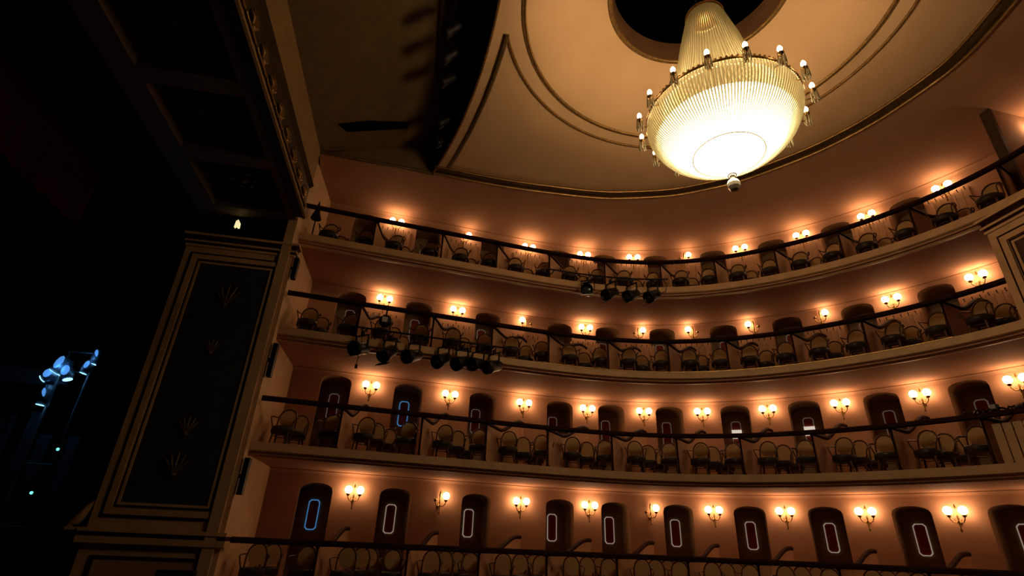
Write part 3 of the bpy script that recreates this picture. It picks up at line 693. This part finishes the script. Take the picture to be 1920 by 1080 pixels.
# sixteen candle arms with drops
am_ = MB(); am_.tube([(-.16, 0, -.10), (-.06, 0, -.22), (.05, 0, -.22), (.09, 0, -.14), (.09, 0, -.06)], .012, 6); am_me = am_.mesh('candle_arm', brass)
cu_ = MB(); cu_.lathe([(.012, -.08), (.05, -.06), (.06, -.04), (.02, -.035), (.018, .02)], 10, axis=(.09, 0, 0)); cu_me = cu_.mesh('candle_cup', brass)
bu_ = MB(); bu_.lathe([(.001, .0), (.030, .015), (.045, .05), (.038, .09), (.016, .125), (.001, .14)], 10, axis=(.09, 0, .0)); bu_me = bu_.mesh('candle_bulb', bulb_on)
dr_ = MB()
for k in range(7):
    a = 2*math.pi*k/7; dr_.lathe([(.002, -.30), (.014, -.27), (.011, -.18), (.005, -.10), (.004, -.05)], 5, axis=(.09+.058*math.cos(a), .058*math.sin(a), 0))
dr_me = dr_.mesh('crystal_drops', crystal)
for k in range(16):
    a = R(90-(-97+22.5*k))
    o = link('candle_arm', am_me, ch); o.location = ctr(1.44, a, 7.54)-Vector(ch.location); o.rotation_euler = (0, 0, a)
    link('candle_cup', cu_me, o); link('candle_bulb', bu_me, o); stuff(link('crystal_drops', dr_me, o))
# suspension cables
for dx in (-.11, .11):
    m = MB(); m.tube([Vector((CX+dx, CY-dx*.3, 10.44)), Vector((CX+dx, CY-dx*.3, 13.5))], .014, 5); cpart(m, 'suspension_cable', steel)
# the bulbs hidden inside the crown
for k in range(6):
    ld = bpy.data.lights.new('crown_bulb', 'POINT'); ld.energy = CHAND_W/6; ld.color = CWARM; ld.shadow_soft_size = .035
    o = bpy.data.objects.new('crown_bulb', ld); col.objects.link(o); o.location = ctr(.32, 2*math.pi*k/6+.3, 7.85)

# ------------------------------------------------------------------ fixtures in the dark lighting slot
pipe([(-.30, y, 11.05) for y in (6.5, 9, 11, 13)], 'black pipe inside the ceiling slot beside the stage', .03, extra=[((-.30, y, 11.05), (-.30, y, 11.58)) for y in (7, 9.6, 12.4)])
for k, y in enumerate((12.3, 11.5, 10.0, 9.25, 8.5)):
    spotlight((-.30, y, 10.58), R(-100)+random.uniform(-.2, .2), 35, '%s black spotlight from the tier wall inside the dark ceiling slot' % NTH[k], 'spotlights in the ceiling slot')
o = tag(empty('slot_dark_patch', (-3.074, 11.641, 10.044)), 'long dark flap on the sloping ceiling beside the stage lintel', 'patch')  # added black sheet draws a dark patch on the slope
fl_ = [(0.0, 0.0, -0.03), (0.196, 0.371, 0.08), (1.735, 0.855, 0.94), (1.778, 0.603, 0.964), (0.713, 0.151, 0.369)]
m = MB(); m.poly(fl_); m.poly([(a, b, c+.028) for a, b, c in fl_[::-1]])
for k in range(5): m.quad(fl_[k], fl_[(k+1) % 5], tuple(Vector(fl_[(k+1) % 5])+Vector((0, 0, .028))), tuple(Vector(fl_[k])+Vector((0, 0, .028))))
m.build('patch_sheet', blackcloth, o)

# ------------------------------------------------------------------ stage: floor, back, velvet border, lighting ladder
m = MB(); m.box((-22, -4, -3.2), (-3.7, 24, -2.8)); struct(m.build('floor_stage', blackcloth))
m = MB(); m.box((-22, -4, -2.8), (-21.6, 24, 14)); struct(m.build('wall_stage_back', blackcloth))
m = MB(); m.box((-22, 23.6, -2.8), (-3.7, 24, 14)); struct(m.build('wall_stage_wing', blackcloth))
m = MB(); m.box((-14, -6, -4.2), (18, 18, -4)); struct(m.build('floor', mat('stalls_carpet', (.10, .03, .02), .95, noise=.2, scale=6)))
vb = tag(empty('velvet_border', (-8, 5, 6.03)), 'dark red velvet border curtain hanging over the stage', 'curtain')
m = MB(); rows = []
for k in range(480):
    y = -2+k*.0285; w = .035*math.sin(k*.42)+.012*math.sin(k*.9); rows.append([(-8+w*f-(-8), y-5, z-6.03) for z, f in ((6.03, 1.2), (7.5, 1), (11.5, .6))])
m.grid(rows); m.build('velvet', curtain_m, vb)
m = MB(); m.tube([(0, -7, 5.5), (0, 6.6, 5.5)], .04, 6); m.build('batten', black, vb)
LX, LY = -9.1, 15.5
lad = tag(empty('lighting_tower', (LX, LY, -2.8)), 'steel lighting tower with blue lit fixtures in the stage wing', 'lighting tower')
def lp(m, nm, ma, par=None):
    o = m.build(nm, ma, par or lad)
    if par is None: o.location = -Vector(lad.location)
    return o
for x in (-9.48, -8.80):
    m = MB(); m.tube([(x, LY, -2.8), (x, LY, 4.3)], .035, 8); lp(m, 'upright', steel)
for z in (-1.5, 0, 1.4, 3.75, 4.28):
    m = MB(); m.tube([(-9.48, LY, z), (-8.80, LY, z)], .025, 6); lp(m, 'rung', steel)
m = MB(); m.box((-12.5, LY+.4, 3.45), (-9.7, LY+.5, 3.85)); m.box((-9.75, LY-.02, 3.5), (-9.48, LY+.5, 3.56)); lp(m, 'cross_beam', steel)
def mover(x, z, w, h, rz, nm='moving_head'):
    m = MB(); m.lathe([(.001, -h/2), (w*.35, -h/2), (w*.5, -h*.2), (w*.45, h*.25), (w*.3, h/2), (.001, h/2)], 10, M=Matrix.Translation((x, LY-.18, z)) @ Matrix.Rotation(rz, 4, 'Y')); o = lp(m, nm, steel)
    m = MB(); m.lathe([(w*.36, -h/2-.02), (w*.36, -h/2-.01), (.001, -h/2-.03)], 10, M=Matrix.Translation((x, LY-.18, z)) @ Matrix.Rotation(rz, 4, 'Y')); q = m.build('led_lens', led_blue, o)
    m = MB(); m.lathe([(w*.40, 0), (w*.34, -.012), (.001, -.02)], 9, M=Matrix.Translation((x+.02, LY-.18-w*.5, z+.03)) @ Matrix.Rotation(R(-90)+.4*math.sin(x*31), 4, 'X') @ Matrix.Rotation(.5*math.sin(z*17), 4, 'Y') @ Matrix.Diagonal((.75, 1.15, 1, 1))); m.build('added_glow_disc', glow_blue, o)  # added glowing disc brightens the head in blue, no real lens
    return o
mover(-9.40, 3.84, .42, .42, .5); mover(-9.22, 3.66, .30, .36, -.4); mover(-9.60, 3.55, .28, .30, .9); mover(-9.50, 3.05, .26, .50, .1); mover(-8.68, 4.18, .22, .46, .12); mover(-8.80, 3.86, .24, .36, .25)
for x, z in ((-8.95, .74), (-8.76, 1.76)):
    m = MB(); m.box((x-.05, LY-.12, z-.05), (x+.05, LY-.02, z+.05)); o = lp(m, 'control_box', black); m = MB(); m.sphere((x, LY-.125, z), .035, 8, 6); m.build('led', led_green, o)
for x in (-10.9, -10.3, -9.9, -9.2):
    m = MB(); w0 = x; rows = [[(w0+.10*j, LY+.9+.06*math.sin(j*2.1), z) for j in range(4)] for z in (-2.8, 2.5+.3*math.sin(x*9))]; m.grid(rows); lp(m, 'hanging_cloth', mat('grey_wing_cloth', (.05, .065, .07), .9, noise=.2, scale=4))
for x, y, z, e in ((-9.30, LY-.50, 3.72, 3.2), (-8.72, LY-.45, 4.02, 1.4), (-9.6, LY+.35, 2.9, 2.2)):
    ld = bpy.data.lights.new('blue_led_spill', 'POINT'); ld.energy = e; ld.color = (.10, .38, 1); ld.shadow_soft_size = .06
    o = bpy.data.objects.new('blue_led_spill', ld); col.objects.link(o); o.location = (x, y, z)
